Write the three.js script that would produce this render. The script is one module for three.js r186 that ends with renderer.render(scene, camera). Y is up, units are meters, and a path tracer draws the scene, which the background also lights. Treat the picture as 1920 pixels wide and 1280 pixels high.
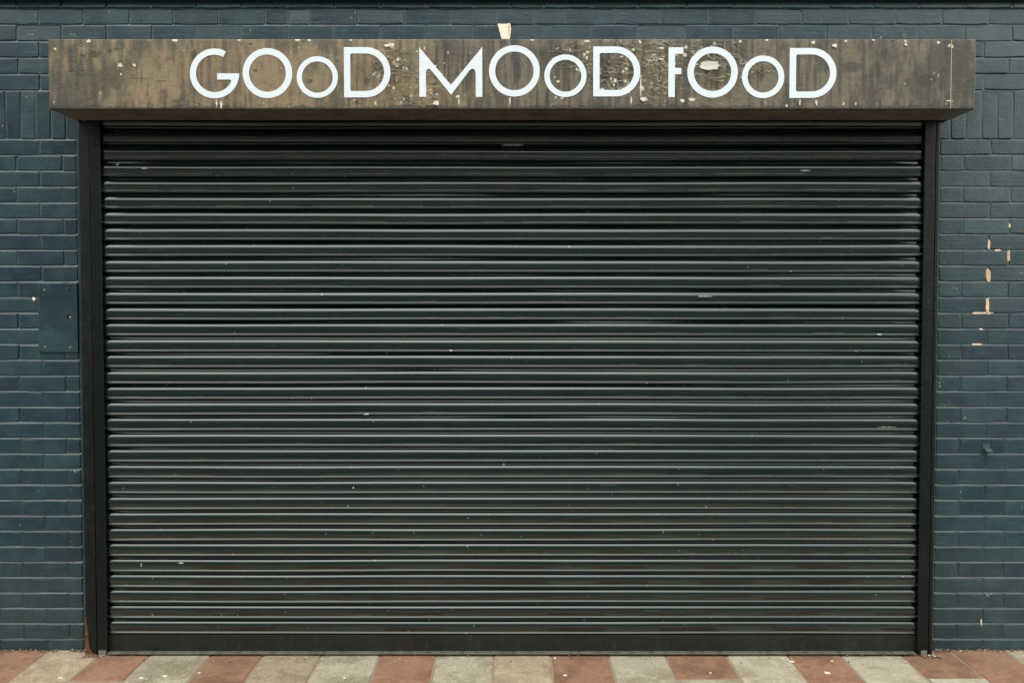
import * as THREE from 'three';
import { mergeGeometries, toCreasedNormals } from 'three/addons/utils/BufferGeometryUtils.js';
import { RoundedBoxGeometry } from 'three/addons/geometries/RoundedBoxGeometry.js';

// ------------------------------------------------------------------ camera, sky, sun, exposure
const scene = new THREE.Scene();
const camera = new THREE.PerspectiveCamera(38.17, 1024 / 682, 0.05, 400);
camera.position.set(0, 1.66, 4.717);
camera.rotation.set(-0.0351, 0, 0);
camera.updateMatrixWorld();

const renderer = new THREE.WebGLRenderer({ antialias: true });
renderer.setSize(1024, 682);
renderer.toneMapping = THREE.LinearToneMapping;
renderer.toneMappingExposure = 1.45;
renderer.shadowMap.enabled = true;

{ // overcast sky: a little brighter towards the zenith, the same all the way round
  const W = 256, Hh = 128, d = new Float32Array(W * Hh * 4);
  for (let j = 0; j < Hh; j++) for (let i = 0; i < W; i++) {
    const el = (j + 0.5) / Hh * Math.PI - Math.PI / 2, s = Math.max(0, Math.sin(el));
    const L = 2.1 * (0.74 + 0.26 * s), k = (j * W + i) * 4;
    d[k] = L * 0.965; d[k + 1] = L; d[k + 2] = L * 0.93; d[k + 3] = 1;
  }
  const sky = new THREE.DataTexture(d, W, Hh, THREE.RGBAFormat, THREE.FloatType);
  sky.mapping = THREE.EquirectangularReflectionMapping;
  sky.magFilter = THREE.LinearFilter; sky.minFilter = THREE.LinearFilter; sky.needsUpdate = true;
  scene.background = sky; scene.environment = sky;
}
const sun = new THREE.DirectionalLight(new THREE.Color(1, 0.96, 0.9), 0.5);
sun.position.set(-1.5, 12, 6); sun.target.position.set(0, 1.4, 0);
sun.castShadow = true; sun.shadow.radius = 70;
Object.assign(sun.shadow.camera, { left: -12, right: 12, top: 12, bottom: -12, near: 0.5, far: 60 });
sun.shadow.mapSize.set(2048, 2048);
scene.add(sun, sun.target);

// ------------------------------------------------------------------ helpers
function rng(seed) { let s = seed >>> 0; return () => { s = (s + 0x6D2B79F5) | 0; let t = Math.imul(s ^ (s >>> 15), 1 | s); t = (t + Math.imul(t ^ (t >>> 7), 61 | t)) ^ t; return ((t ^ (t >>> 14)) >>> 0) / 4294967296; }; }
function hash(x, y, s) { let h = Math.imul(x | 0, 374761393) + Math.imul(y | 0, 668265263) + Math.imul(s | 0, 2147483647 ^ 97531); h = Math.imul(h ^ (h >>> 13), 1274126177); return ((h ^ (h >>> 16)) >>> 0) / 4294967296; }
function vn(x, y, s = 0, px = 1 << 20, py = 1 << 20) { // value noise, periodic
  const xi = Math.floor(x), yi = Math.floor(y), fx = x - xi, fy = y - yi, u = fx * fx * (3 - 2 * fx), v = fy * fy * (3 - 2 * fy);
  const m = (a, p) => ((a % p) + p) % p, x0 = m(xi, px), x1 = m(xi + 1, px), y0 = m(yi, py), y1 = m(yi + 1, py);
  const a = hash(x0, y0, s), b = hash(x1, y0, s), c = hash(x0, y1, s), d = hash(x1, y1, s);
  return a + (b - a) * u + (c - a + (a - b - c + d) * u) * v;
}
function fbm(x, y, s, o = 4, px = 1 << 20, py = 1 << 20) { let t = 0, a = 0.5, n = 0; for (let i = 0; i < o; i++) { t += a * vn(x, y, s + i * 17, px, py); n += a; a *= 0.5; x *= 2; y *= 2; px *= 2; py *= 2; } return t / n; }
const clamp = (v, a = 0, b = 1) => Math.min(b, Math.max(a, v));
const mixc = (a, b, t) => [a[0] + (b[0] - a[0]) * t, a[1] + (b[1] - a[1]) * t, a[2] + (b[2] - a[2]) * t];
const smooth = (a, b, x) => { const t = clamp((x - a) / (b - a)); return t * t * (3 - 2 * t); };
function dataTex(w, h, fn, srgb, repeat = true) { // fn(i, j) -> [r,g,b] 0..255
  const d = new Uint8Array(w * h * 4);
  for (let j = 0; j < h; j++) for (let i = 0; i < w; i++) { const c = fn(i, j), k = (j * w + i) * 4; d[k] = clamp(c[0], 0, 255); d[k + 1] = clamp(c[1], 0, 255); d[k + 2] = clamp(c[2], 0, 255); d[k + 3] = 255; }
  return rawTex(w, h, d, srgb, repeat);
}
function rawTex(w, h, d, srgb, repeat = true) {
  const t = new THREE.DataTexture(d, w, h, THREE.RGBAFormat);
  t.magFilter = THREE.LinearFilter; t.minFilter = THREE.LinearMipmapLinearFilter; t.generateMipmaps = true;
  if (repeat) t.wrapS = t.wrapT = THREE.RepeatWrapping;
  if (srgb) t.colorSpace = THREE.SRGBColorSpace;
  t.needsUpdate = true; return t;
}
const used = new Map();
function numbered(n) { const k = used.get(n) ?? 0; used.set(n, k + 1); return k ? `${n}_${String(k).padStart(3, '0')}` : n; }
function shade(o) { o.traverse((m) => { if (m.isMesh) { m.castShadow = true; m.receiveShadow = true; } }); return o; }
function part(name, geo, mat, parent, label) { const m = new THREE.Mesh(geo, mat); m.name = name; m.castShadow = m.receiveShadow = true; parent.add(m); if (label) m.userData.label = label; return m; }
function thing(name, label, category, pos = [0, 0, 0], group) { const g = new THREE.Group(); g.name = numbered(name); g.position.set(...pos); g.userData = { label, category }; if (group) g.userData.group = group; scene.add(g); return g; }
function structure(name, obj, label) { obj.name = name; obj.userData.kind = 'structure'; if (label) obj.userData.label = label; scene.add(obj); shade(obj); return obj; }
function box(x0, x1, y0, y1, z0, z1) { const g = new THREE.BoxGeometry(x1 - x0, y1 - y0, z1 - z0); g.translate((x0 + x1) / 2, (y0 + y1) / 2, (z0 + z1) / 2); return worldUV(g); }
function rbox(x0, x1, y0, y1, z0, z1, r) { const g = new RoundedBoxGeometry(x1 - x0, y1 - y0, z1 - z0, 2, r); g.translate((x0 + x1) / 2, (y0 + y1) / 2, (z0 + z1) / 2); return worldUV(g); }
function worldUV(g, ox = 0, oy = 0) { // metres, by the side a face points to
  const p = g.attributes.position, n = g.attributes.normal, uv = new Float32Array(p.count * 2);
  for (let i = 0; i < p.count; i++) {
    const ax = Math.abs(n.getX(i)), ay = Math.abs(n.getY(i)), az = Math.abs(n.getZ(i));
    const x = p.getX(i), y = p.getY(i), z = p.getZ(i);
    if (az >= ax && az >= ay) { uv[i * 2] = x + ox; uv[i * 2 + 1] = y + oy; } else if (ay >= ax) { uv[i * 2] = x + ox; uv[i * 2 + 1] = z + oy; } else { uv[i * 2] = z + ox; uv[i * 2 + 1] = y + oy; }
  }
  g.setAttribute('uv', new THREE.BufferAttribute(uv, 2)); return g;
}
function setRepeat(t, r) { t.repeat.set(r, r); return t; }

// ------------------------------------------------------------------ materials of the setting
// painted brickwork: dark teal masonry paint with brush drag, thin spots and specks
const NP = 1024, TILE = 1.6;
const paintH = new Float32Array(NP * NP);
for (let j = 0; j < NP; j++) for (let i = 0; i < NP; i++) {
  const x = i / NP, y = j / NP;
  const drag = fbm(x * 12, y * 160, 3, 3, 12, 160), grit = fbm(x * 220, y * 220, 9, 2, 220, 220), lump = fbm(x * 40, y * 40, 5, 3, 40, 40);
  paintH[j * NP + i] = 0.35 * drag + 0.3 * grit + 0.35 * lump;
}
const paintMap = dataTex(NP, NP, (i, j) => {
  const x = i / NP, y = j / NP, big = fbm(x * 5, y * 5, 21, 4, 5, 5), mid = fbm(x * 26, y * 26, 31, 3, 26, 26), h = paintH[j * NP + i];
  let c = mixc([26, 48, 57], [45, 69, 74], clamp(0.5 + (big - 0.5) * 1.1 + (mid - 0.5) * 0.8 + (h - 0.5) * 1.3));
  const sp = vn(x * 260, y * 260, 77, 260, 260) * vn(x * 30, y * 30, 78, 30, 30);
  if (sp > 0.8) c = mixc(c, [150, 158, 148], smooth(0.8, 0.88, sp));
  return c;
}, true);
const paintBump = dataTex(NP, NP, (i, j) => { const v = paintH[j * NP + i] * 255; return [v, v, v]; });
const paintRough = dataTex(512, 512, (i, j) => { const v = 150 + 90 * (fbm(i / 512 * 20, j / 512 * 20, 41, 4, 20, 20) - 0.5); return [v, v, v]; });
for (const t of [paintMap, paintBump, paintRough]) setRepeat(t, 1 / TILE);
const paint = (r, g, b) => new THREE.MeshPhysicalMaterial({ ior: 1.6, color: new THREE.Color().setRGB(r, g, b), map: paintMap, bumpMap: paintBump, bumpScale: 0.0009, roughnessMap: paintRough, roughness: 0.5 });
const brickMats = [paint(0.95, 0.97, 1), paint(1.06, 1.03, 1.02), paint(0.9, 0.95, 0.96), paint(1.02, 1.05, 1.04)];
const mortarMat = paint(0.98, 1, 1);

// paving stones
function stoneMats(base, dark, light, speck, seed) {
  const N = 512;
  const map = dataTex(N, N, (i, j) => {
    const x = i / N, y = j / N, big = fbm(x * 4, y * 4, seed, 4, 4, 4), mid = fbm(x * 18, y * 18, seed + 5, 3, 18, 18);
    const g1 = vn(x * 150, y * 150, seed + 9, 150, 150), g2 = vn(x * 256, y * 256, seed + 11, 256, 256), grain = (g1 * 0.6 + g2 * 0.4 - 0.5) * 2;
    let c = mixc(base, dark, clamp((big - 0.45) * 2.2)); c = mixc(c, light, clamp((mid - 0.5) * 1.6));
    const stain = fbm(x * 7, y * 7, seed + 33, 4, 7, 7); c = mixc(c, dark, smooth(0.6, 0.72, stain) * 0.55);
    return [c[0] + grain * speck, c[1] + grain * speck, c[2] + grain * speck];
  }, true);
  const bump = dataTex(N, N, (i, j) => { const x = i / N, y = j / N, v = 255 * (0.5 * vn(x * 180, y * 180, seed + 9, 180, 180) + 0.5 * fbm(x * 24, y * 24, seed + 2, 3, 24, 24)); return [v, v, v]; });
  setRepeat(map, 1 / 0.55); setRepeat(bump, 1 / 0.55);
  return [1, 0.93, 1.07].map((k) => new THREE.MeshStandardMaterial({ color: new THREE.Color(k, k, k), map, bumpMap: bump, bumpScale: 0.0016, roughness: 0.86 }));
}
const redStone = stoneMats([136, 100, 78], [110, 77, 58], [152, 119, 97], 17, 100);
const greyStone = stoneMats([158, 148, 130], [128, 116, 97], [182, 174, 156], 36, 200);
const tanStone = stoneMats([152, 136, 112], [124, 107, 85], [176, 163, 139], 30, 300);
const paleStone = stoneMats([162, 153, 135], [134, 121, 101], [184, 176, 159], 28, 400);
const grout = new THREE.MeshStandardMaterial({ color: new THREE.Color().setRGB(0.26, 0.2, 0.14), roughness: 1, bumpMap: paintBump, bumpScale: 0.004 });
const asphalt = new THREE.MeshStandardMaterial({ color: new THREE.Color().setRGB(0.05, 0.05, 0.05), roughness: 0.95 });
const kerbMat = new THREE.MeshStandardMaterial({ color: new THREE.Color().setRGB(0.28, 0.27, 0.25), roughness: 0.9 });

// ------------------------------------------------------------------ ground
{
  const g = new THREE.Mesh(new THREE.PlaneGeometry(600, 600).rotateX(-Math.PI / 2).translate(0, -0.16, 0), asphalt);
  structure('ground', g, 'dark ground');
  structure('road', new THREE.Mesh(box(-40, 40, -0.155, -0.125, 1.622, 11.0), asphalt), 'dark asphalt road');
  structure('far_pavement', new THREE.Mesh(box(-40, 40, -0.158, 0, 11.0, 44.0), kerbMat), 'grey pavement across the road');
  const pav = new THREE.Group();
  part('mortar_bed', worldUV(new THREE.BoxGeometry(14, 0.14, 1.7).translate(0, -0.0735, 0.65)), grout, pav);
  part('kerb', rbox(-7, 7, -0.155, 0.001, 1.502, 1.62, 0.015), kerbMat, pav);
  const R = rng(11);
  // stone edges along the wall (metres) and what each column starts with
  const cols = [[-3.31, 'g'], [-3.05, 'r'], [-2.78, 't'], [-2.50, 'r'], [-2.235, 't'], [-1.972, 'r'], [-1.728, 'g'], [-1.437, 'r'], [-1.186, 't'], [-0.911, 'g'], [-0.631, 'r'], [-0.361, 'g'], [-0.087, 't'], [0.184, 'r'], [0.462, 'p'], [0.732, 'r'], [1.022, 'p'], [1.313, 'r'], [1.566, 'p'], [1.855, 'r'], [2.118, 'r'], [2.381, 'p'], [2.65, 'r'], [2.92, 'g'], [3.2, 'r'], [3.47, null]];
  const first = { 5: 0.395, 15: 0.37, 19: 0.362, 4: 0.47, 20: 0.52 };
  const kinds = { r: redStone, g: greyStone, t: tanStone, p: paleStone };
  for (let c = 0; c < cols.length - 1; c++) {
    let z = -0.03, k = cols[c][1], n = 0;
    while (z < 1.49) {
      const len = n === 0 ? (first[c] ?? 0.43 + R() * 0.14) + 0.03 : 0.36 + R() * 0.24, z1 = Math.min(1.498, z + len), x0 = cols[c][0], x1 = cols[c + 1][0], w = x1 - x0 - 0.009, l = z1 - z - 0.009;
      if (l > 0.05) {
        // a dressed slab with slightly uneven, worn edges
        const N = 3, out = [], hw = w / 2, hl = l / 2, jit = () => (R() - 0.5) * 0.005;
        const edge = (ax, az, bx, bz) => { for (let i = 0; i < N; i++) { const t = i / N; out.push([ax + (bx - ax) * t + jit(), az + (bz - az) * t + jit()]); } };
        edge(-hw, -hl, -hw, hl); edge(-hw, hl, hw, hl); edge(hw, hl, hw, -hl); edge(hw, -hl, -hw, -hl);
        const g = slab(out, 0.05, 0.0035);
        g.translate((x0 + x1) / 2, (R() - 0.5) * 0.004, (z + z1) / 2); g.computeVertexNormals(); worldUV(g, R() * 3, R() * 3);
        part('paver', g, kinds[k][Math.floor(R() * 3)], pav);
      }
      z = z1; n++;
      k = k === 'r' ? 'gtp'[Math.floor(R() * 3)] : R() < 0.6 ? 'r' : 'gtp'[Math.floor(R() * 3)];
    }
  }
  // trodden chewing gum and small chips of grit
  const gum = new THREE.MeshStandardMaterial({ color: new THREE.Color().setRGB(0.62, 0.58, 0.5), roughness: 0.9 });
  for (const [x, z, r] of [[1.43, 0.3, 0.011], [0.24, 0.33, 0.008], [1.31, 0.16, 0.01], [-1.56, 0.34, 0.009], [-1.66, 0.36, 0.008], [-1.42, 0.3, 0.005], [2.42, 0.17, 0.006], [-2.02, 0.36, 0.009], [1.5, 0.15, 0.005], [-0.75, 0.36, 0.006], [0.9, 0.3, 0.005]]) {
    const pts = []; for (let i = 0; i < 9; i++) { const a = -i / 9 * Math.PI * 2, q = r * (0.75 + R() * 0.5); pts.push([Math.cos(a) * q * 1.3, Math.sin(a) * q]); }
    const g = slab(pts, 0.004, 0.0015); g.translate(x, 0.0045, z); g.computeVertexNormals(); worldUV(g); part('gum_spot', g, gum, pav);
  }
  { // grit and crumbs swept against the foot of the wall
    const grit = new THREE.InstancedMesh(new THREE.DodecahedronGeometry(1, 0), new THREE.MeshStandardMaterial({ color: new THREE.Color(1, 1, 1), roughness: 1 }), 900), M = new THREE.Matrix4(), q = new THREE.Quaternion(), e = new THREE.Euler(), c = new THREE.Color();
    for (let i = 0; i < 900; i++) {
      const clump = R() < 0.35, left = R() < 0.5, x = clump ? (left ? -2.03 : 2.03) + (R() - 0.5) * 0.16 : i % 5 === 0 ? (R() - 0.5) * 3.9 : (left ? -1 : 1) * (1.93 + R() * 0.75), z = Math.abs(x) < 1.93 ? 0.085 + R() ** 2 * 0.1 : (Math.abs(x) < 2.04 ? 0.08 : 0.004) + R() ** 2 * 0.03, r = 0.0012 + R() ** 3 * 0.005;
      e.set(R() * 6, R() * 6, R() * 6); q.setFromEuler(e); M.compose(new THREE.Vector3(x, 0.001 + r * 0.5, z), q, new THREE.Vector3(r * 1.3, r * 0.7, r)); grit.setMatrixAt(i, M);
      const k = R(); grit.setColorAt(i, k < 0.12 ? c.setRGB(0.55, 0.5, 0.42) : k < 0.5 ? c.setRGB(0.2, 0.13, 0.08) : c.setRGB(0.12, 0.09, 0.065));
    }
    grit.name = 'grit'; grit.userData.kind = 'stuff'; pav.add(grit);
  }
  structure('pavement', pav, 'red and grey stone pavement in front of the shutter');
}
function slab(out, depth, bev) { // closed outline (x, z), top at y = 0
  const n = out.length, v = []; let cx = 0, cz = 0; for (const p of out) { cx += p[0] / n; cz += p[1] / n; }
  const inn = out.map(([x, z]) => { const d = Math.hypot(x - cx, z - cz), k = Math.max(0, (d - bev * 1.4) / d); return [cx + (x - cx) * k, cz + (z - cz) * k]; });
  for (let i = 0; i < n; i++) {
    const j = (i + 1) % n, a = out[i], b = out[j], c = inn[i], d = inn[j];
    v.push(cx, 0, cz, c[0], 0, c[1], d[0], 0, d[1]);
    v.push(c[0], 0, c[1], a[0], -bev, a[1], b[0], -bev, b[1], c[0], 0, c[1], b[0], -bev, b[1], d[0], 0, d[1]);
    v.push(a[0], -bev, a[1], a[0], -depth, a[1], b[0], -depth, b[1], a[0], -bev, a[1], b[0], -depth, b[1], b[0], -bev, b[1]);
  }
  const g = new THREE.BufferGeometry(); g.setAttribute('position', new THREE.Float32BufferAttribute(v, 3)); g.computeVertexNormals(); return g;
}

// ------------------------------------------------------------------ painted brick wall
{
  const wall = thing('brick_wall', 'dark teal painted brick wall around the black roller shutter', 'wall');
  part('mortar', box(-6, 6, -0.2, 6.2, -0.3, -0.0065), mortarMat, wall);
  const R = rng(5), rest = [], joints = [];
  function brickGeo(x0, x1, y0, y1) {
    const J = 0.0031 + R() * 0.0012, ax = x0 + J, bx = x1 - J, ay = y0 + J, by = y1 - J, jt = () => (R() - 0.5) * 0.003;
    const o = [[ax, ay], [(ax * 2 + bx) / 3, ay], [(ax + bx * 2) / 3, ay], [bx, ay], [bx, (ay + by) / 2], [bx, by], [(ax + bx * 2) / 3, by], [(ax * 2 + bx) / 3, by], [ax, by], [ax, (ay + by) / 2]].map(([x, y]) => [x + jt(), y + jt()]);
    for (const c of [0, 3, 5, 8]) { const r = 0.003 * R(); o[c][0] += o[c][0] < (x0 + x1) / 2 ? r : -r; o[c][1] += o[c][1] < (y0 + y1) / 2 ? r : -r; }
    const zf = (R() - 0.5) * 0.0016, tx = (R() - 0.5) * 0.0014, ty = (R() - 0.5) * 0.0016, cx = (x0 + x1) / 2, cy = (y0 + y1) / 2, B = 0.0022, v = [], n = 10;
    const Z = (x, y) => zf + tx * (x - cx) / 0.11 + ty * (y - cy) / 0.035;
    const inn = o.map(([x, y]) => [x + Math.sign(cx - x) * B, y + Math.sign(cy - y) * (Math.abs(y - cy) > 0.01 ? B : 0)]);
    for (let i = 0; i < n; i++) {
      const j = (i + 1) % n, a = o[i], b = o[j], c = inn[i], d = inn[j];
      v.push(cx, cy, zf + 0.0002, c[0], c[1], Z(...c), d[0], d[1], Z(...d));
      v.push(a[0], a[1], Z(...a) - 0.0011, b[0], b[1], Z(...b) - 0.0011, d[0], d[1], Z(...d), a[0], a[1], Z(...a) - 0.0011, d[0], d[1], Z(...d), c[0], c[1], Z(...c));
      v.push(a[0], a[1], -0.008, b[0], b[1], -0.008, b[0], b[1], Z(...b) - 0.0011, a[0], a[1], -0.008, b[0], b[1], Z(...b) - 0.0011, a[0], a[1], Z(...a) - 0.0011);
    }
    const g = new THREE.BufferGeometry(); g.setAttribute('position', new THREE.Float32BufferAttribute(v, 3)); g.computeVertexNormals();
    const p = g.attributes.position, uv = new Float32Array(p.count * 2), ox = Math.floor(R() * 8) * 0.2, oy = Math.floor(R() * 8) * 0.2;
    for (let i = 0; i < p.count; i++) { uv[2 * i] = p.getX(i) + ox; uv[2 * i + 1] = p.getY(i) + oy; }
    g.setAttribute('uv', new THREE.BufferAttribute(uv, 2)); return toCreasedNormals(g, 0.25);
  }
  function brick(x0, x1, y0, y1, seen = true) {
    if (x1 - x0 < 0.02) return;
    const g = brickGeo(x0, x1, y0, y1);
    { // struck bed joint: pressed in under the brick above, flush with the one below; the upright joint is nearly flush
      const zb = -0.0009 + (R() - 0.5) * 0.0014, zt = -0.0048, zp = -0.001 - R() * (x0 < 0 && y0 > 1 ? 0.006 : 0.0022), a = x0, b = x1, c = y1 - 0.0036 + (R() - 0.5) * 0.0016, d = y1 + 0.0036;
      const v = [a, c, zb, b, c, zb, b, d, zt, a, c, zb, b, d, zt, a, d, zt];
      if (y1 < 3.3) v.push(a - 0.006, y0 + 0.003, zp, a + 0.006, y0 + 0.003, zp, a + 0.006, y1 - 0.004, zp, a - 0.006, y0 + 0.003, zp, a + 0.006, y1 - 0.004, zp, a - 0.006, y1 - 0.004, zp);
      const q = new THREE.BufferGeometry(); q.setAttribute('position', new THREE.Float32BufferAttribute(v, 3)); q.computeVertexNormals(); joints.push(worldUV(q));
    }
    if (seen && x1 > -2.5 && x0 < 2.53 && y0 < 3.08) part('brick', g, brickMats[Math.floor(R() * 4)], wall); else rest.push(g);
  }
  function run(y0, y1, joints, xa, xb, hideIn) { // bricks between the given joints, cut at xa / xb
    const js = joints.filter((x) => x > xa + 0.02 && x < xb - 0.02).sort((a, b) => a - b); const e = [xa, ...js, xb];
    for (let i = 0; i < e.length - 1; i++) brick(e[i], e[i + 1], y0, y1, !(hideIn && e[i + 1] > -hideIn && e[i] < hideIn));
  }
  const LE = -2.072, RE = 2.036, PITCH = 0.2225;
  for (let k = -1; k < 32; k++) { // stretcher courses beside the shutter
    const y0 = k < 0 ? -0.02 : 0.055 + k * 0.075, y1 = 0.055 + (k + 1) * 0.075, A = (31 - k) % 2 === 0, w = () => (R() - 0.5) * 0.006;
    const L = [], Rr = []; for (let i = 0; i < 6; i++) { L.push((A ? -2.25 : -2.139) - i * PITCH + w()); Rr.push((A ? 2.276 : 2.151) + i * PITCH + w()); }
    run(y0, y1, L, -3.3, LE); run(y0, y1, Rr, RE, 3.3);
  }
  for (let i = 0; i < 17; i++) { // soldier course level with the shutter head
    brick(-2.05 - (i + 1) * 0.0715, -2.05 - i * 0.0715, 2.455, 2.685); brick(2.01 + i * 0.0742, 2.01 + (i + 1) * 0.0742, 2.455, 2.685);
  }
  const px = (a) => a.map((p) => (p - 960) * 0.00252), more = (a) => { const b = [...a]; for (let i = 1; i < 5; i++) { b.unshift(a[0] - i * 0.22); b.push(a[a.length - 1] + i * 0.222); } return b; };
  const rowA = more(px([28, 112, 197, 282, 367, 452, 537, 625, 713, 800, 888, 958, 1020, 1110, 1197, 1287, 1377, 1463, 1552, 1638, 1725, 1812, 1900]));
  const rowB = more(px([70, 153, 240, 322, 407, 495, 540, 580, 668, 757, 845, 933, 1002, 1062, 1152, 1240, 1330, 1418, 1505, 1592, 1680, 1768, 1855]));
  const sideA = more(px([70, 1848])), sideB = more(px([30, 1895]));
  for (const [k, js] of [[0, sideA], [1, sideB], [2, sideA]]) { const y0 = 2.685 + k * 0.077; if (k < 2) { run(y0, y0 + 0.077, js, -3.3, -2.0); run(y0, y0 + 0.077, js, 2.0, 3.3); } else run(y0, y0 + 0.077, [...js, ...rowB.filter((x) => Math.abs(x) < 2)], -3.3, 3.3, 1.9); }
  for (let k = 3; k < 10; k++) run(2.685 + k * 0.077, 2.685 + (k + 1) * 0.077, k % 2 ? rowA : rowB, -3.3, 3.3);
  part('mortar_joints', mergeGeometries(joints), mortarMat, wall);
  const far = part('brick', mergeGeometries(rest), mortarMat, wall); far.userData.kind = 'stuff';
  // trowelled edges of the opening
  part('edge_bead', rbox(-2.0715, -2.036, 0.0, 2.456, -0.02, 0.0025, 0.002), brickMats[3], wall);
  part('edge_bead', rbox(2.006, 2.0355, 0.0, 2.456, -0.02, 0.0015, 0.001), brickMats[3], wall);
  // bare masonry where the paint has come away
  const bare = [[0.62, 0.4, 0.25], [0.72, 0.5, 0.33], [0.86, 0.76, 0.63]].map((c) => new THREE.MeshStandardMaterial({ color: new THREE.Color().setRGB(...c), roughness: 0.95, bumpMap: paintBump, bumpScale: 0.004 }));
  function chip(cx, cy, pts, m, z = 0.0007) {
    const s = new THREE.Shape(pts.map(([x, y]) => new THREE.Vector2(x, y))), g = new THREE.ExtrudeGeometry(s, { depth: 0.006, bevelEnabled: true, bevelSize: 0.0008, bevelThickness: 0.0006, bevelSegments: 1 });
    g.translate(cx, cy, z - 0.006); worldUV(g); part('bare_patch', g, bare[m], wall);
  }
  const blob = (w, h, n = 11) => { const a = []; for (let i = 0; i < n; i++) { const t = i / n * Math.PI * 2, q = 0.72 + R() * 0.4, c = Math.cos(t), s = Math.sin(t), k = Math.pow(Math.abs(c) ** 4 + Math.abs(s) ** 4, -0.25); a.push([c * k * w / 2 * q, s * k * h / 2 * q]); } return a; };
  chip(-0.038, 2.963, [[-0.03, 0.034], [0.002, 0.033], [0.03, 0.035], [0.033, 0.01], [0.029, -0.024], [0.026, -0.036], [-0.01, -0.036], [-0.018, -0.008]], 2, 0.0022);
  chip(-0.014, 2.966, blob(0.011, 0.066), 1, 0.0024);
  for (const [x, y, w, h, m] of [[2.373, 2.046, 0.008, 0.02, 1], [2.276, 1.957, 0.011, 0.045, 1], [2.319, 1.929, 0.03, 0.008, 1], [2.371, 1.905, 0.013, 0.062, 0], [2.276, 1.809, 0.022, 0.06, 0], [2.269, 1.811, 0.008, 0.03, 2], [2.274, 1.665, 0.018, 0.066, 1], [2.25, 1.63, 0.1, 0.009, 1], [2.278, 1.63, 0.02, 0.012, 2], [2.245, 1.553, 0.016, 0.006, 2], [2.226, 1.48, 0.05, 0.009, 1], [-2.287, 1.698, 0.011, 0.017, 2], [2.27, 0.135, 0.006, 0.035, 1]]) chip(x, y, blob(w, h), m);
  shade(wall);
}

// dark ledge above the brickwork
{
  const m = new THREE.MeshStandardMaterial({ color: new THREE.Color().setRGB(0.012, 0.018, 0.022), roughness: 0.6 });
  const t = thing('wall_ledge', 'dark ledge running along the top of the teal brick wall', 'ledge', [0, 3.1, 0]);
  part('fascia_board', rbox(-6, 6, 0.0, 0.35, 0.006, 0.036, 0.004), m, t);
  part('capping', rbox(-6, 6, 0.352, 0.39, 0.006, 0.05, 0.004), m, t);
}

// ------------------------------------------------------------------ buildings across the road (mirrored in the gloss paint)
{
  const glass = new THREE.MeshStandardMaterial({ color: new THREE.Color().setRGB(0.03, 0.035, 0.04), roughness: 0.08 });
  const frame = new THREE.MeshStandardMaterial({ color: new THREE.Color().setRGB(0.7, 0.7, 0.68), roughness: 0.5 });
  const slate = new THREE.MeshStandardMaterial({ color: new THREE.Color().setRGB(0.06, 0.065, 0.075), roughness: 0.8 });
  function building(label, x0, x1, h, floors, col, bays, zf = 15) {
    const b = thing('terrace_building', label, 'building', [(x0 + x1) / 2, 0, zf], 'buildings across the road'), w = x1 - x0;
    const m = new THREE.MeshStandardMaterial({ color: new THREE.Color().setRGB(...col), roughness: 0.92, bumpMap: paintBump, bumpScale: 0.01 });
    part('wall', box(-w / 2, w / 2, -0.16, h, 0, 8), m, b);
    part('roof', box(-w / 2 - 0.001, w / 2 + 0.001, h + 0.001, h + 0.25, -0.25, 8), slate, b);
    const fh = h / floors;
    for (let f = 0; f < floors; f++) for (let i = 0; i < bays; i++) {
      const cx = -w / 2 + (i + 0.5) * w / bays, y0 = f * fh + (f ? 0.8 : 0.5), y1 = y0 + fh * 0.55, hw = f ? 0.55 : w / bays * 0.36;
      const wn = new THREE.Group(); wn.name = 'window'; b.add(wn);
      part('pane', box(cx - hw, cx + hw, y0, y1, -0.03, 0.04), glass, wn);
      part('frame', mergeGeometries([box(cx - hw - 0.07, cx - hw, y0, y1, -0.06, 0.02), box(cx + hw, cx + hw + 0.07, y0, y1, -0.06, 0.02), box(cx - hw - 0.07, cx + hw + 0.07, y1, y1 + 0.08, -0.06, 0.02), box(cx - hw, cx + hw, (y0 + y1) / 2 - 0.03, (y0 + y1) / 2 + 0.03, -0.05, -0.031)]), frame, wn);
      part('sill', box(cx - hw - 0.12, cx + hw + 0.12, y0 - 0.1, y0, -0.14, 0.02), frame, wn);
    }
    shade(b);
  }
  building('three storey dark brick building across the road', -20, -3.2, 8.2, 3, [0.075, 0.07, 0.068], 5);
  building('grey stone building with slate roof across the road', -3.15, 9.0, 7.8, 3, [0.085, 0.085, 0.08], 4);
  building('low pale rendered building across the road', 11, 40, 3.2, 1, [0.42, 0.4, 0.35], 7, 36);
}

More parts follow.
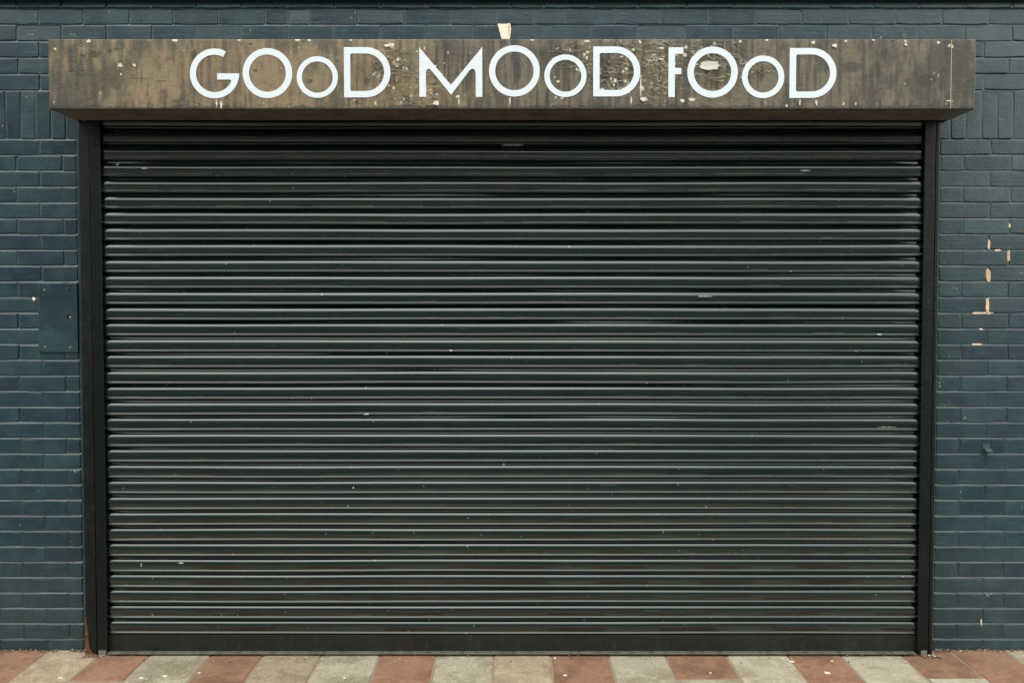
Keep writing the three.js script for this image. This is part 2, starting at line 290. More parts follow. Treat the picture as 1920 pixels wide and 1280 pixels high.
// ------------------------------------------------------------------ roller shutter curtain
const CW = 3.9, NSLAT = 33, Y0 = 0.095, PIT = 0.075;
{
  const W = 2048, H = 1056, S = 32, col = new Uint8Array(W * H * 4), rgh = new Uint8Array(W * H * 4), R = rng(77);
  for (let j = 0; j < H; j++) for (let i = 0; i < W; i++) {
    const k = (j * W + i) * 4, f = (j % S) / S, sl = Math.floor(j / S), x = i / W;
    const n = fbm(x * 60, j * 0.09, 7, 3), fine = vn(i * 0.5, j * 0.9, 8), str = fbm(x * 25, j * 1.3, 12, 3);
    let c = mixc([4, 20, 20], [11, 30, 29], clamp(0.5 + (n - 0.5) * 1.2 + (fine - 0.5) * 0.5));
    // paint rubbed through along the rolled lower lip, more on the slats that run up into the box
    const up = sl > 25 ? 0.12 : sl < 3 ? 0.03 : 0.0;
    const wearLip = f > 0.135 && f < 0.23 ? smooth(0.56 - up, 0.78 - up, str) : 0;
    c = mixc(c, [88, 78, 62], wearLip * 0.6);
    if (sl > 25) c = mixc(c, [46, 40, 34], smooth(0.55, 0.8, fbm(x * 18, j * 0.9, 44, 3)) * 0.7);
    const d = vn(i * 0.9, j * 0.9, 19) * vn(x * 30, j * 0.03, 20); if (d > 0.87) c = mixc(c, [150, 150, 140], 0.7);
    col[k] = c[0]; col[k + 1] = c[1]; col[k + 2] = c[2]; col[k + 3] = 255;
    const r = 34 + 40 * (fbm(x * 14, j * 0.12, 51, 3) - 0.4) + wearLip * 110 + (str - 0.5) * 24; rgh[k] = rgh[k + 1] = rgh[k + 2] = clamp(r, 18, 230); rgh[k + 3] = 255;
  }
  const put = (X, Y, w, h, c, a = 1) => { // flakes, splashes and scratches, metres
    const cx = (X + CW / 2) / CW * W, cy = (Y - Y0) / (PIT * NSLAT) * H, rx = Math.max(0.7, w / CW * W / 2), ry = Math.max(0.7, h / (PIT * NSLAT) * H / 2);
    for (let j = Math.floor(cy - ry - 1); j <= cy + ry + 1; j++) for (let i = Math.floor(cx - rx - 1); i <= cx + rx + 1; i++) {
      if (i < 0 || j < 0 || i >= W || j >= H) continue; const q = Math.hypot((i + 0.5 - cx) / rx, (j + 0.5 - cy) / ry) + (vn(i * 0.7, j * 0.7, 3) - 0.5) * 0.7; if (q > 1) continue; const k = (j * W + i) * 4;
      for (let m = 0; m < 3; m++) col[k + m] += (c[m] - col[k + m]) * a;
    }
  };
  for (const [x, y, w, h] of [[-0.69, 1.15, 0.03, 0.012], [0.68, 1.07, 0.03, 0.007], [-0.755, 0.8, 0.01, 0.012], [-0.29, 1.455, 0.018, 0.006], [0.27, 1.945, 0.01, 0.008], [-0.9, 1.72, 0.008, 0.008], [-0.04, 0.91, 0.012, 0.012], [0.91, 1.71, 0.09, 0.006], [0.64, 1.3, 0.012, 0.006], [1.74, 1.53, 0.03, 0.006], [-1.86, 2.33, 0.014, 0.014], [-1.73, 2.31, 0.03, 0.008], [1.78, 1.09, 0.1, 0.005], [-1.58, 0.44, 0.03, 0.008], [-1.77, 0.43, 0.006, 0.02], [-1.72, 0.19, 0.008, 0.008], [-1.3, 0.17, 0.007, 0.007], [0, 2.42, 0.12, 0.01], [1.38, 2.3, 0.06, 0.008]]) put(x, y, w * 0.85, h * 0.9, [205, 202, 190], 0.8);
  for (let i = 0; i < 200; i++) { const y = Y0 + R() ** 1.4 * 2.45; put((R() - 0.5) * 3.8, y, 0.003 + R() * 0.004, 0.003 + R() * 0.004, [170, 168, 156], 0.5 + R() * 0.4); }
  for (let i = 0; i < 260; i++) put((R() - 0.5) * 3.8, Y0 + R() * 2.45, 0.02 + R() * 0.11, 0.0025, R() < 0.3 ? [84, 72, 56] : [78, 80, 76], 0.25 + R() * 0.35);
  const map = rawTex(W, H, col, true, false), rough = rawTex(W, H, rgh, false, false);
  const gloss = new THREE.MeshPhysicalMaterial({ map, roughnessMap: rough, roughness: 1, ior: 1.76, });
  const plain = new THREE.MeshPhysicalMaterial({ color: new THREE.Color().setRGB(0.01, 0.012, 0.013), roughness: 0.35, ior: 1.6 });

  // lath profile from the bottom up: rolled lip, shallow belly, shoulder, hook tucked under the lath above
  const prof = [[-0.0005, 0.001], [0.001, 0.0065], [0.0024, 0.0118], [0.0042, 0.0146], [0.0064, 0.0156], [0.0084, 0.0148], [0.0099, 0.0126], [0.0112, 0.0104], [0.0135, 0.0092], [0.018, 0.0096], [0.024, 0.0109], [0.030, 0.0118], [0.036, 0.0121], [0.042, 0.0117], [0.047, 0.0106], [0.051, 0.0092], [0.0545, 0.0074], [0.0575, 0.0053], [0.060, 0.003], [0.0616, 0.0004], [0.0624, -0.004], [0.0634, -0.0075], [0.0745, -0.0085], [0.0795, -0.0086]];
  const sh = thing('roller_shutter', 'closed black roller shutter of horizontal curved metal slats', 'shutter', [0, 0, 0.041]);
  const SEG = 26;
  for (let s = 0; s < NSLAT; s++) {
    const pos = [], uv = [], idx = [], P = prof.length;
    for (let i = 0; i <= SEG; i++) {
      const t = i / SEG, x = -CW / 2 + t * CW, wob = (vn(t * 9, s * 3.7, 61) - 0.5) * 0.002, tilt = (vn(t * 8, s * 5.1, 62) - 0.5) * 0.06 + (hash(s, 3, 8) - 0.5) * 0.024, sag = (vn(t * 5, s * 0.5, 63) - 0.5) * 0.004 + (hash(s, 9, 4) - 0.5) * 0.0016;
      for (const [y, z] of prof) { pos.push(x, Y0 + s * PIT + y + sag, z + wob + tilt * (y - 0.03)); uv.push(t, clamp((s + clamp(y / PIT, 0.01, 0.99)) / NSLAT)); }
    }
    for (let i = 0; i < SEG; i++) for (let k = 0; k < P - 1; k++) { const a = i * P + k, b = a + P; idx.push(a, b, a + 1, b, b + 1, a + 1); }
    const g = new THREE.BufferGeometry(); g.setAttribute('position', new THREE.Float32BufferAttribute(pos, 3)); g.setAttribute('uv', new THREE.Float32BufferAttribute(uv, 2)); g.setIndex(idx); g.computeVertexNormals();
    part('slat', g, gloss, sh);
  }
  part('backing_sheet', box(-CW / 2, CW / 2, 0.02, 2.56, -0.017, -0.0125), plain, sh);
  // bottom rail: flat face and a toe flange worn back to grey
  const dull = dirtyBlack(9, [11, 17, 17], [32, 34, 31], 0.5, 1.5);
  const toe = dirtyBlack(15, [96, 96, 88], [62, 62, 56]);
  part('bottom_rail', rbox(-1.945, 1.945, 0.012, 0.0925, -0.003, 0.0105, 0.002), dull, sh);
  part('toe_flange', rbox(-1.925, 1.922, 0.01, 0.0155, 0.011, 0.046, 0.0018), toe, sh, 'worn grey flange along the foot of the shutter');
  shade(sh);
}
const blackPaint = dirtyBlack(23, [5, 13, 15], [15, 22, 23], 0.36, 1.4);
function dirtyBlack(seed, a, b, rough = 0.42, ior = 1.6) {
  const map = dataTex(512, 512, (i, j) => {
    const n = fbm(i / 512 * 22, j / 512 * 22, seed, 4, 22, 22), f = vn(i * 0.75, j * 0.75, seed + 3, 384, 384), v = fbm(i / 512 * 90, j / 512 * 8, seed + 6, 3, 90, 8);
    let c = mixc(a, b, clamp((n - 0.42) * 2 + (v - 0.5) * 1.2 + (f - 0.5) * 0.35)); const sp = f * vn(i * 0.1, j * 0.1, seed + 8); if (sp > 0.78) c = mixc(c, [150, 146, 134], 0.7); return c;
  }, true); setRepeat(map, 1 / 0.9);
  return new THREE.MeshPhysicalMaterial({ map, roughness: rough, ior, bumpMap: paintBump, bumpScale: 0.0015 });
}

// ------------------------------------------------------------------ guide rails
{
  const black = blackPaint, worn = dirtyBlack(27, [6, 13, 14], [26, 25, 21], 0.4, 1.4);
  const rustMap = dataTex(256, 256, (i, j) => { const n = fbm(i / 256 * 14, j / 256 * 14, 91, 4, 14, 14), f = vn(i * 0.6, j * 0.6, 92); return mixc([70, 42, 28], [128, 74, 42], clamp((n - 0.35) * 2 + (f - 0.5) * 0.5)); }, true); setRepeat(rustMap, 5);
  const rust = new THREE.MeshStandardMaterial({ map: rustMap, roughness: 0.95, bumpMap: paintBump, bumpScale: 0.004 });
  const steel = new THREE.MeshStandardMaterial({ color: new THREE.Color().setRGB(0.16, 0.165, 0.16), roughness: 0.6, metalness: 0.2 });
  const Hh = 2.522;
  function rail(label, innerX, grooveX, outerX, side) { // side: +1 = shutter lies towards +x
    const t = thing('guide_rail', label, 'guide rail', [grooveX, 0.004, 0], 'guide rails of the shutter');
    const a = Math.min(innerX, grooveX) - grooveX, b = Math.max(innerX, grooveX) - grooveX, c = Math.min(outerX, grooveX) - grooveX, d = Math.max(outerX, grooveX) - grooveX, gap = 0.004;
    // channel: front and back flanges, web at the outer side
    part('channel', mergeGeometries([rbox(a, b, 0, Hh, 0.0665, 0.0745, 0.0025), rbox(a, b, 0.001, Hh, 0.022, 0.028, 0.002), side > 0 ? rbox(a + 0.0005, a + 0.008, 0.001, Hh, 0.028, 0.0665, 0.001) : rbox(b - 0.008, b - 0.0005, 0.001, Hh, 0.028, 0.0665, 0.001)]), black, t);
    // fixing angle that carries the channel on the wall
    const ang = side > 0 ? [rbox(c, d - gap, 0, Hh, 0.064, 0.0712, 0.0025), rbox(c + 0.0005, c + 0.007, 0.001, Hh, -0.006, 0.0638, 0.001)] : [rbox(c + gap, d, 0, Hh, 0.064, 0.0712, 0.0025), rbox(d - 0.007, d - 0.0005, 0.001, Hh, -0.006, 0.0638, 0.001)];
    part('fixing_angle', mergeGeometries(ang), worn, t);
    for (const y of side > 0 ? [1.83, 1.18, 0.23] : [1.78, 1.15, 0.22]) {
      const g = new THREE.CylinderGeometry(0.007, 0.0085, 0.007, 8).rotateX(Math.PI / 2).translate(side > 0 ? c - 0.01 : d + 0.012, y, 0.004); part('bolt_head', worldUV(g), brickMats[1], t);
    }
    const foot = rbox(Math.max(a, -0.04) + 0.006, b - 0.006, -0.003, 0.022, 0.0746, 0.0765, 0.0008); part('foot_bracket', foot, steel, t);
    return t;
  }
  const l = rail('wide black guide rail with a rusty foot beside the metal hatch', -1.928, -1.976, -2.031, 1);
  const shp = new THREE.Shape([[-0.057, -0.002], [-0.012, -0.002], [-0.03, 0.018], [-0.04, 0.03], [-0.043, 0.08], [-0.046, 0.13], [-0.052, 0.165], [-0.0555, 0.185], [-0.057, 0.17]].map(([x, y]) => new THREE.Vector2(x, y)));
  part('rust_scale', worldUV(new THREE.ExtrudeGeometry(shp, { depth: 0.0016, bevelEnabled: false }).translate(0, 0, 0.0712)), rust, l, 'rusty corner at the foot of the rail');
  rail('narrow black guide rail beside the peeling orange paint patches', 1.933, 1.983, 2.003, -1);
}

// ------------------------------------------------------------------ shutter box with painted lettering
const BX = 2.04, BY0 = 2.529, BY1 = 2.835, BZ = 0.34;
{
  const W = 2048, H = 256, col = new Uint8Array(W * H * 4), bmp = new Uint8Array(W * H * 4), rgh = new Uint8Array(W * H * 4), R = rng(31);
  const ht = new Float32Array(W * H).fill(0.5), ro = new Float32Array(W * H).fill(0.5), film = (x, y) => { // crumpled glossy film
    const spots = [[1160, 0.62, 90, 0.5], [1240, 0.6, 60, 0.6], [1345, 0.6, 75, 0.6], [1080, 0.75, 60, 0.25], [735, 0.6, 40, 0.5], [1425, 0.62, 40, 0.2], [800, 0.35, 30, 0.5]]; let m = 0;
    for (const [px, v, w, h] of spots) { const d = Math.hypot((x - ((px - 90) / 1742) * W) / (w * W / 1742), (y / H - v) / h); m = Math.max(m, smooth(1.1, 0.5, d)); } return m;
  };
  for (let j = 0; j < H; j++) for (let i = 0; i < W; i++) {
    const k = j * W + i, x = i / W, v = j / H;
    const streak = fbm(x * 340, v * 2.2, 3, 3), wide = fbm(x * 46, v * 1.6, 5, 3), blot = fbm(x * 16, v * 3.2, 7, 4), fine = vn(i * 0.8, j * 0.5, 9), grain = fbm(x * 260, v * 36, 13, 2);
    // brown dust film, thick on one half and thinner with dark rain marks on the other
    const half = smooth(0.36, 0.5, x + (fbm(x * 9, v * 2, 15, 3) - 0.5) * 0.22);
    let c = mixc([130, 113, 88], [107, 97, 81], half);
    const stain = mixc([94, 81, 63], [72, 66, 56], half);
    c = mixc(c, stain, clamp((streak - 0.42) * 2.6 + (wide - 0.5) * 1.9));
    c = mixc(c, stain, smooth(0.5, 0.75, blot) * 0.2);
    c = mixc(c, [144, 114, 80], smooth(0.56, 0.72, fbm(x * 24, v * 4, 27, 3)) * 0.2 * (1 - half));
    c = mixc(c, [50, 48, 44], smooth(0.54, 0.74, fbm(x * 260, v * 1.1, 21, 3)) * 0.75 * smooth(0.5, 0.62, fbm(x * 30, v * 1.5, 22, 2) + (x > 0.54 && x < 0.82 ? 0.12 : -0.1)));
    // dark grey smudges, denser towards both ends of the sheet
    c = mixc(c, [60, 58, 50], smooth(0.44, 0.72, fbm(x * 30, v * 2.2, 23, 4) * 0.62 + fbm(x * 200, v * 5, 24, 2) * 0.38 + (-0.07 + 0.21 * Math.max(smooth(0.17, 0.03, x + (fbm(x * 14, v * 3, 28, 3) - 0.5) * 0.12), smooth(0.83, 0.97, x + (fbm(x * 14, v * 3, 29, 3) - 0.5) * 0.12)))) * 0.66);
    { const gh = 0.015 + 0.09 * fbm(x * 150, 3, 25, 3) * fbm(x * 22, 5, 26, 2); if (v < gh) c = mixc(c, [50, 50, 44], 0.65); } // grime along the folded bottom edge
    const g = (fine - 0.5) * 15 + (grain - 0.5) * 20; c = [c[0] + g, c[1] + g, c[2] + g];
    const fm = film(i, j), rid = 1 - Math.abs(2 * fbm(x * 120, v * 9, 33, 3) - 1), rid2 = 1 - Math.abs(2 * fbm(x * 60, v * 8, 35, 3) - 1);
    ht[k] = 0.5 + (fbm(x * 90, v * 7, 41, 3) - 0.5) * 0.25 + fm * (Math.pow(rid, 6) * 0.7 + Math.pow(rid2, 8) * 0.5);
    const peel = fm * smooth(0.955, 0.985, rid) * smooth(0.5, 0.62, fbm(x * 50, v * 6, 37, 2)); c = mixc(c, [206, 200, 184], peel * 0.8);
    const crack = smooth(0.975, 0.99, 1 - Math.abs(2 * fbm(x * 44, v * 5, 39, 3) - 1)) * smooth(0.6, 0.66, fbm(x * 26, v * 3, 43, 2)); c = mixc(c, [52, 46, 38], crack * 0.5); ht[k] -= crack * 0.3;
    ro[k] = 0.52 + (fine - 0.5) * 0.12 - fm * 0.3 + (wide - 0.5) * 0.2;
    const q = k * 4; col[q] = clamp(c[0], 0, 255); col[q + 1] = clamp(c[1], 0, 255); col[q + 2] = clamp(c[2], 0, 255);
  }
  const px2 = (px) => (px - 92) / 1740 * W, dab = (px, v, w, h, c, a, lift) => {
    const cx = px2(px), cy = v * H, rx = Math.max(0.8, w / 1740 * W / 2), ry = Math.max(0.8, h / 132 * H / 2);
    for (let j = Math.floor(cy - ry - 2); j <= cy + ry + 2; j++) for (let i = Math.floor(cx - rx - 2); i <= cx + rx + 2; i++) {
      if (i < 0 || j < 0 || i >= W || j >= H) continue; const q = Math.hypot((i + 0.5 - cx) / rx, (j + 0.5 - cy) / ry) + (fbm(i * 0.35, j * 0.35, 3, 2) - 0.5) * 0.9; if (q > 1) continue; const k = (j * W + i) * 4;
      for (let m = 0; m < 3; m++) col[k + m] += (c[m] - col[k + m]) * a; ht[j * W + i] += lift ?? 0.2;
    }
  };
  const W1 = [222, 214, 196], DK = [46, 42, 36];
  for (const d of [[227, 0.63, 9, 7], [253, 0.63, 6, 5], [228, 0.5, 4, 4], [330, 0.985, 10, 6], [168, 0.97, 8, 6], [105, 0.86, 5, 4], [560, 0.985, 9, 4], [582, 0.985, 6, 4], [735, 0.92, 12, 7], [748, 0.71, 5, 6], [820, 0.08, 11, 8], [860, 0.18, 7, 5], [862, 0.1, 2.5, 12], [958, 0.12, 2.5, 14], [1103, 0.97, 10, 4], [1202, 0.96, 5, 7], [1390, 0.97, 5, 5], [1527, 0.95, 7, 5], [1588, 0.97, 5, 4], [1700, 0.97, 4, 4], [1762, 0.95, 5, 5], [1785, 0.9, 10, 8], [1503, 0.1, 3, 13], [1585, 0.08, 3, 6], [1608, 0.08, 2.5, 6], [1478, 0.05, 4, 5], [1186, 0.13, 3, 12], [1204, 0.33, 2.5, 40], [1212, 0.14, 8, 8], [1282, 0.12, 10, 6], [1300, 0.14, 12, 6], [1428, 0.7, 7, 6], [1438, 0.71, 5, 5], [407, 0.09, 3, 14], [1784, 0.12, 14, 2], [450, 0.985, 5, 3], [660, 0.985, 5, 3], [1000, 0.985, 6, 3], [1440, 0.985, 6, 3], [1640, 0.985, 5, 3]]) dab(d[0], d[1], d[2], d[3], W1, 0.92);
  for (let i = 0; i < 40; i++) dab(1040 + R() * 280, 0.15 + R() * 0.75, 2 + R() * 7, 2 + R() * 6, [226, 218, 200], 0.8);
  for (let i = 0; i < 26; i++) dab(700 + R() * 150, 0.08 + R() * 0.8, 2 + R() * 3, 2 + R() * 5, [220, 208, 184], 0.75);
  for (const d of [[180, 0.78, 26, 14], [220, 0.86, 10, 8], [480, 0.55, 8, 6], [583, 0.4, 9, 8], [560, 0.93, 6, 6], [470, 0.93, 5, 5], [474, 0.93, 5, 5], [460, 0.36, 4, 5], [1430, 0.5, 8, 30], [690, 0.4, 10, 14], [260, 0.44, 40, 2], [300, 0.4, 14, 2], [670, 0.1, 8, 6], [1740, 0.4, 30, 26], [1600, 0.6, 40, 20]]) dab(d[0], d[1], d[2], d[3], DK, 0.5, -0.1);
  for (let i = 0; i < 90; i++) dab(100 + R() * 1720, R(), 1.5 + R() * 4, 1.5 + R() * 5, R() < 0.5 ? DK : [196, 184, 160], 0.5, R() < 0.5 ? -0.15 : 0.15);
  for (let k = 0; k < W * H; k++) { const h = clamp(ht[k]) * 255, r = clamp(ro[k], 0.16, 0.9) * 255; bmp[k * 4] = bmp[k * 4 + 1] = bmp[k * 4 + 2] = h; rgh[k * 4] = rgh[k * 4 + 1] = rgh[k * 4 + 2] = r; col[k * 4 + 3] = bmp[k * 4 + 3] = rgh[k * 4 + 3] = 255; }
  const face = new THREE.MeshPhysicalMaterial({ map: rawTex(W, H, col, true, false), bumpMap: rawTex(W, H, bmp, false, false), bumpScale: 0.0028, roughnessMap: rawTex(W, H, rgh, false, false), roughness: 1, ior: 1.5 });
  const edge = dirtyBlack(63, [120, 105, 83], [80, 71, 58], 0.5);

  const t = thing('shutter_box', 'long brown weathered shutter box reading GOoD MOoD FOoD', 'shutter box', [0, BY0, 0]);
  const hB = BY1 - BY0, SEAM = 1.932;
  function sheet(x0, x1, seed) { // pressed front sheet, very slightly buckled, rounded at the folds
    const nx = Math.max(4, Math.round((x1 - x0) * 26)), pr = [[0.0, -0.016], [0.0, -0.005], [0.0012, -0.0012], [0.005, 0.0]]; for (let i = 1; i < 8; i++) pr.push([0.005 + (hB - 0.01) * i / 8, 0]); pr.push([hB - 0.005, 0], [hB - 0.0012, -0.0012], [hB, -0.005], [hB, -0.016]);
    const pos = [], uv = [], idx = [], P = pr.length;
    for (let i = 0; i <= nx; i++) for (const [y, z] of pr) {
      const x = x0 + (x1 - x0) * i / nx, inside = smooth(0, 0.06, y) * smooth(0, 0.06, hB - y) * smooth(0, 0.05, x - x0) * smooth(0, 0.05, x1 - x);
      pos.push(x, y, BZ + z + inside * (fbm(x * 3, y * 6, seed, 3) - 0.5) * 0.0014); uv.push((x + BX) / (2 * BX), clamp(y / hB, 0.004, 0.996));
    }
    for (let i = 0; i < nx; i++) for (let k = 0; k < P - 1; k++) { const a = i * P + k, b = a + P; idx.push(a, b, a + 1, b, b + 1, a + 1); }
    const g = new THREE.BufferGeometry(); g.setAttribute('position', new THREE.Float32BufferAttribute(pos, 3)); g.setAttribute('uv', new THREE.Float32BufferAttribute(uv, 2)); g.setIndex(idx); g.computeVertexNormals(); return g;
  }
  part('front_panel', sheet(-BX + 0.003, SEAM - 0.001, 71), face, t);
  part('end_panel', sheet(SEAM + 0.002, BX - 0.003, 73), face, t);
  part('seam', box(SEAM - 0.001, SEAM + 0.002, 0.004, hB - 0.004, BZ - 0.02, BZ + 0.0012), new THREE.MeshStandardMaterial({ color: new THREE.Color().setRGB(0.4, 0.34, 0.24), roughness: 0.6 }), t);
  part('end_plate', rbox(-BX, -BX + 0.003, 0.001, hB - 0.001, 0.003, BZ - 0.002, 0.001), edge, t);
  part('end_plate', rbox(BX - 0.003, BX, 0.001, hB - 0.001, 0.003, BZ - 0.002, 0.001), edge, t);
  part('top_panel', rbox(-BX + 0.0035, BX - 0.0035, hB - 0.004, hB - 0.0005, 0.003, BZ - 0.017, 0.001), edge, t);
  part('underside', rbox(-BX + 0.0035, BX - 0.0035, 0.0005, 0.004, 0.082, BZ - 0.017, 0.001), edge, t);
  // letters: flat white shapes on the sheet
  const white = new THREE.MeshStandardMaterial({ color: new THREE.Color().setRGB(0.72, 0.77, 0.83), roughness: 0.5, bumpMap: paintBump, bumpScale: 0.0008 });
  const V = (x, y) => new THREE.Vector2(x, y);
  function letter(name, shape, x, y) { const g = new THREE.ExtrudeGeometry(shape, { depth: 0.0012, bevelEnabled: true, bevelSize: 0.0005, bevelThickness: 0.0004, bevelSegments: 1, curveSegments: 40 }); g.translate(x, y - BY0, BZ + 0.0008); worldUV(g); return part(name, g, white, t, `white capital or small letter ${name.split('_')[1].toUpperCase()}`); }
  function ring(R0, st) { const s = new THREE.Shape(); s.absarc(0, 0, R0, 0, Math.PI * 2, false); const h = new THREE.Path(); h.absarc(0, 0, R0 - st, 0, Math.PI * 2, true); s.holes.push(h); return s; }
  function dee(w, h, st) { // origin at bottom left
    const r = h / 2, cx = w - r, s = new THREE.Shape(); s.moveTo(0, 0); s.lineTo(cx, 0); s.absarc(cx, r, r, -Math.PI / 2, Math.PI / 2, false); s.lineTo(0, h); s.closePath();
    const p = new THREE.Path(), q = 0.01, ri = r - st; p.moveTo(st, st + q); p.lineTo(st, h - st - q); p.quadraticCurveTo(st, h - st, st + q, h - st); p.lineTo(cx, h - st); p.absarc(cx, r, ri, Math.PI / 2, -Math.PI / 2, true); p.lineTo(st + q, st); p.quadraticCurveTo(st, st, st, st + q); s.holes.push(p); return s;
  }
  { const R0 = 0.108, st = 0.0262, ri = R0 - st, a0 = 62 * Math.PI / 180, a1 = -Math.asin(st / ri), s = new THREE.Shape();
    s.moveTo(Math.cos(a0) * R0, Math.sin(a0) * R0); s.absarc(0, 0, R0, a0, Math.PI * 2, false); s.lineTo(0.012, 0); s.lineTo(0.012, -st); s.lineTo(ri * Math.cos(a1) - 0.012, -st); s.quadraticCurveTo(ri * Math.cos(a1) - 0.002, -st, ri * Math.cos(a1 - 0.12), ri * Math.sin(a1 - 0.12)); s.absarc(0, 0, ri, Math.PI * 2 + a1 - 0.12, a0, true); s.closePath(); letter('letter_g', s, -1.309, 2.6845); }
  letter('letter_o', ring(0.1084, 0.0268), -1.0761, 2.6858); letter('letter_o', ring(0.0901, 0.0216), -0.8569, 2.6687);
  letter('letter_d', dee(0.2035, 0.2182, 0.0268), -0.7388, 2.5807);
  { // M with pointed tops and rounded inner crotches, drawn in units of the stroke grid
    const k = 0.2767 / 494, m = (x, y) => V((x - 108) * k, (488 - y) * k * 0.99), s = new THREE.Shape(), M = (f, ...a) => { const v = []; for (let i = 0; i < a.length; i += 2) { const p = m(a[i], a[i + 1]); v.push(p.x, p.y); } s[f](...v); };
    M('moveTo', 108, 488); M('lineTo', 108, 100); M('lineTo', 356, 397); M('lineTo', 602, 97); M('lineTo', 602, 488); M('lineTo', 552, 488); M('lineTo', 551, 312); M('bezierCurveTo', 551, 262, 520, 256, 500, 282); M('lineTo', 357, 472); M('lineTo', 206, 284); M('bezierCurveTo', 186, 258, 158, 262, 158, 306); M('lineTo', 158, 488); s.closePath(); letter('letter_m', s, -0.4076, 2.583);
  }
  letter('letter_o', ring(0.1112, 0.0265), 0.0105, 2.6957); letter('letter_o', ring(0.0924, 0.0224), 0.2351, 2.6746);
  letter('letter_d', dee(0.2062, 0.2164, 0.0272), 0.3578, 2.585);
  { const s = new THREE.Shape(), w = 0.0275, h = 0.2158, q = 0.007; s.moveTo(0, 0); s.lineTo(w, 0); s.lineTo(w, 0.1 - q); s.quadraticCurveTo(w, 0.1, w + q, 0.1); s.lineTo(0.0556, 0.1); s.lineTo(0.0556, 0.1262); s.lineTo(w + q, 0.1262); s.quadraticCurveTo(w, 0.1262, w, 0.1262 + q); s.lineTo(w, h - 0.0272 - q); s.quadraticCurveTo(w, h - 0.0272, w + q, h - 0.0272); s.lineTo(0.0642, h - 0.0272); s.lineTo(0.0642, h); s.lineTo(0, h); s.closePath(); letter('letter_f', s, 0.6888, 2.582); }
  letter('letter_o', ring(0.1107, 0.0278), 0.8825, 2.6903); letter('letter_o', ring(0.0924, 0.0238), 1.1051, 2.6696);
  letter('letter_d', dee(0.2048, 0.2167, 0.0272), 1.2222, 2.5782);
  // curled flakes of old paint
  const flakeMat = new THREE.MeshStandardMaterial({ color: new THREE.Color().setRGB(0.5, 0.47, 0.41), roughness: 0.6, side: THREE.DoubleSide });
  function flake(x, y, w, h, n = 11) {
    const o = []; for (let i = 0; i < n; i++) { const a = i / n * Math.PI * 2, q = 0.6 + R() * 0.5; o.push([Math.cos(a) * w / 2 * q, Math.sin(a) * h / 2 * q]); }
    const s = new THREE.Shape(o.map(([a, b]) => V(a, b))), g = new THREE.ExtrudeGeometry(s, { depth: 0.0008, bevelEnabled: false }), p = g.attributes.position;
    for (let i = 0; i < p.count; i++) { const a = p.getX(i) / w, b = p.getY(i) / h; p.setZ(i, p.getZ(i) + 0.0015 + 0.012 * Math.max(0, 0.3 - b) * Math.max(0, 0.3 - b) + 0.006 * a * a); }
    g.computeVertexNormals(); g.translate(x, y - BY0, BZ + 0.0005); worldUV(g); part('paint_flake', g, flakeMat, t);
  }
  flake(0.872, 2.718, 0.1, 0.044, 15); flake(-0.335, 2.557, 0.03, 0.024); flake(0.577, 2.572, 0.026, 0.022); flake(1.418, 2.806, 0.026, 0.022); flake(1.73, 2.81, 0.014, 0.014); flake(-1.28, 2.548, 0.012, 0.036); flake(1.34, 2.556, 0.012, 0.028); flake(-0.55, 2.806, 0.026, 0.016);
  shade(t);
}

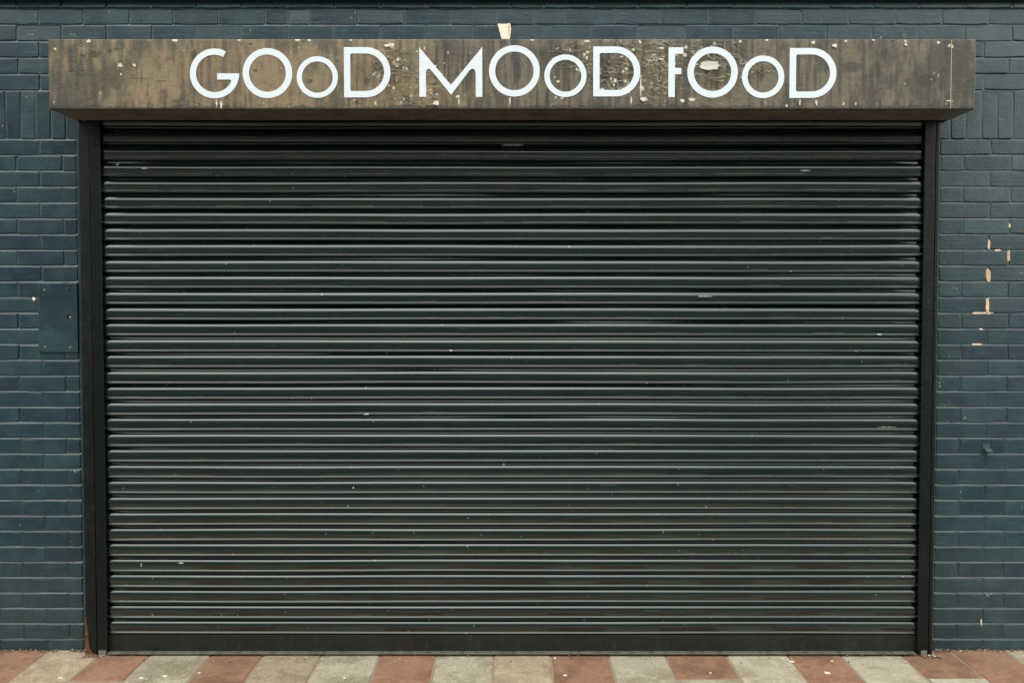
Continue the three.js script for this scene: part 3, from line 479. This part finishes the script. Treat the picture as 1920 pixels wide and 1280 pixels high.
// ------------------------------------------------------------------ metal hatch on the wall
{
  const t = thing('wall_hatch', 'teal painted metal hatch cover with keyhole screwed to brick wall', 'hatch', [-2.168, 1.446, 0.002]);
  const w = 0.091, h = 0.324;
  const sh = new THREE.Shape(); sh.moveTo(-w, 0); sh.lineTo(w, 0); sh.lineTo(w, h); sh.lineTo(-w, h); sh.closePath();
  const kh = new THREE.Path(); const kx = 0.055, ky = 0.151; kh.moveTo(kx - 0.01, ky); kh.lineTo(kx - 0.01, ky + 0.026); kh.lineTo(kx + 0.009, ky + 0.026); kh.lineTo(kx + 0.009, ky); kh.closePath(); sh.holes.push(kh);
  const g = new THREE.ExtrudeGeometry(sh, { depth: 0.007, bevelEnabled: true, bevelSize: 0.003, bevelThickness: 0.002, bevelSegments: 2 }); g.translate(0, 0, 0.0005); worldUV(g); part('cover_plate', g, brickMats[2], t);
  const dark = new THREE.MeshStandardMaterial({ color: new THREE.Color().setRGB(0.006, 0.008, 0.008), roughness: 0.7 }), brass = new THREE.MeshStandardMaterial({ color: new THREE.Color().setRGB(0.28, 0.22, 0.12), roughness: 0.55, metalness: 0.4 });
  part('lock_recess', box(kx - 0.012, kx + 0.011, ky - 0.003, ky + 0.029, -0.001, 0.0012), dark, t);
  part('lock_pin', worldUV(new THREE.CylinderGeometry(0.0045, 0.0045, 0.005, 10).rotateX(Math.PI / 2).translate(kx + 0.001, ky + 0.014, 0.004)), new THREE.MeshStandardMaterial({ color: new THREE.Color().setRGB(0.5, 0.48, 0.42), metalness: 0.6, roughness: 0.4 }), t);
  for (const [x, y, m] of [[-0.062, h - 0.03, brass], [0.056, h - 0.028, brickMats[2]], [-0.064, 0.022, brass], [0.058, 0.022, brass]]) {
    const s = part('screw', worldUV(new THREE.CylinderGeometry(0.0055, 0.0065, 0.003, 12).rotateX(Math.PI / 2).translate(x, y, 0.0105)), m, t);
    part('slot', worldUV(new THREE.BoxGeometry(0.009, 0.0016, 0.0008).rotateZ(0.6 + x * 9).translate(x, y, 0.0122)), dark, s);
  }
  shade(t);
}
// small bent clip on the other side
{
  const t = thing('wall_clip', 'small bent metal clip painted teal fixed on brick wall', 'clip', [2.282, 0.975, 0.001]);
  const m = paint(1.35, 1.4, 1.35);
  part('plate', rbox(-0.02, 0.014, 0.004, 0.026, 0, 0.0025, 0.001), m, t);
  part('tab', worldUV(new RoundedBoxGeometry(0.03, 0.003, 0.034, 2, 0.001).rotateX(0.42).translate(0.001, 0.0, 0.0165)), m, t);
}

renderer.render(scene, camera);
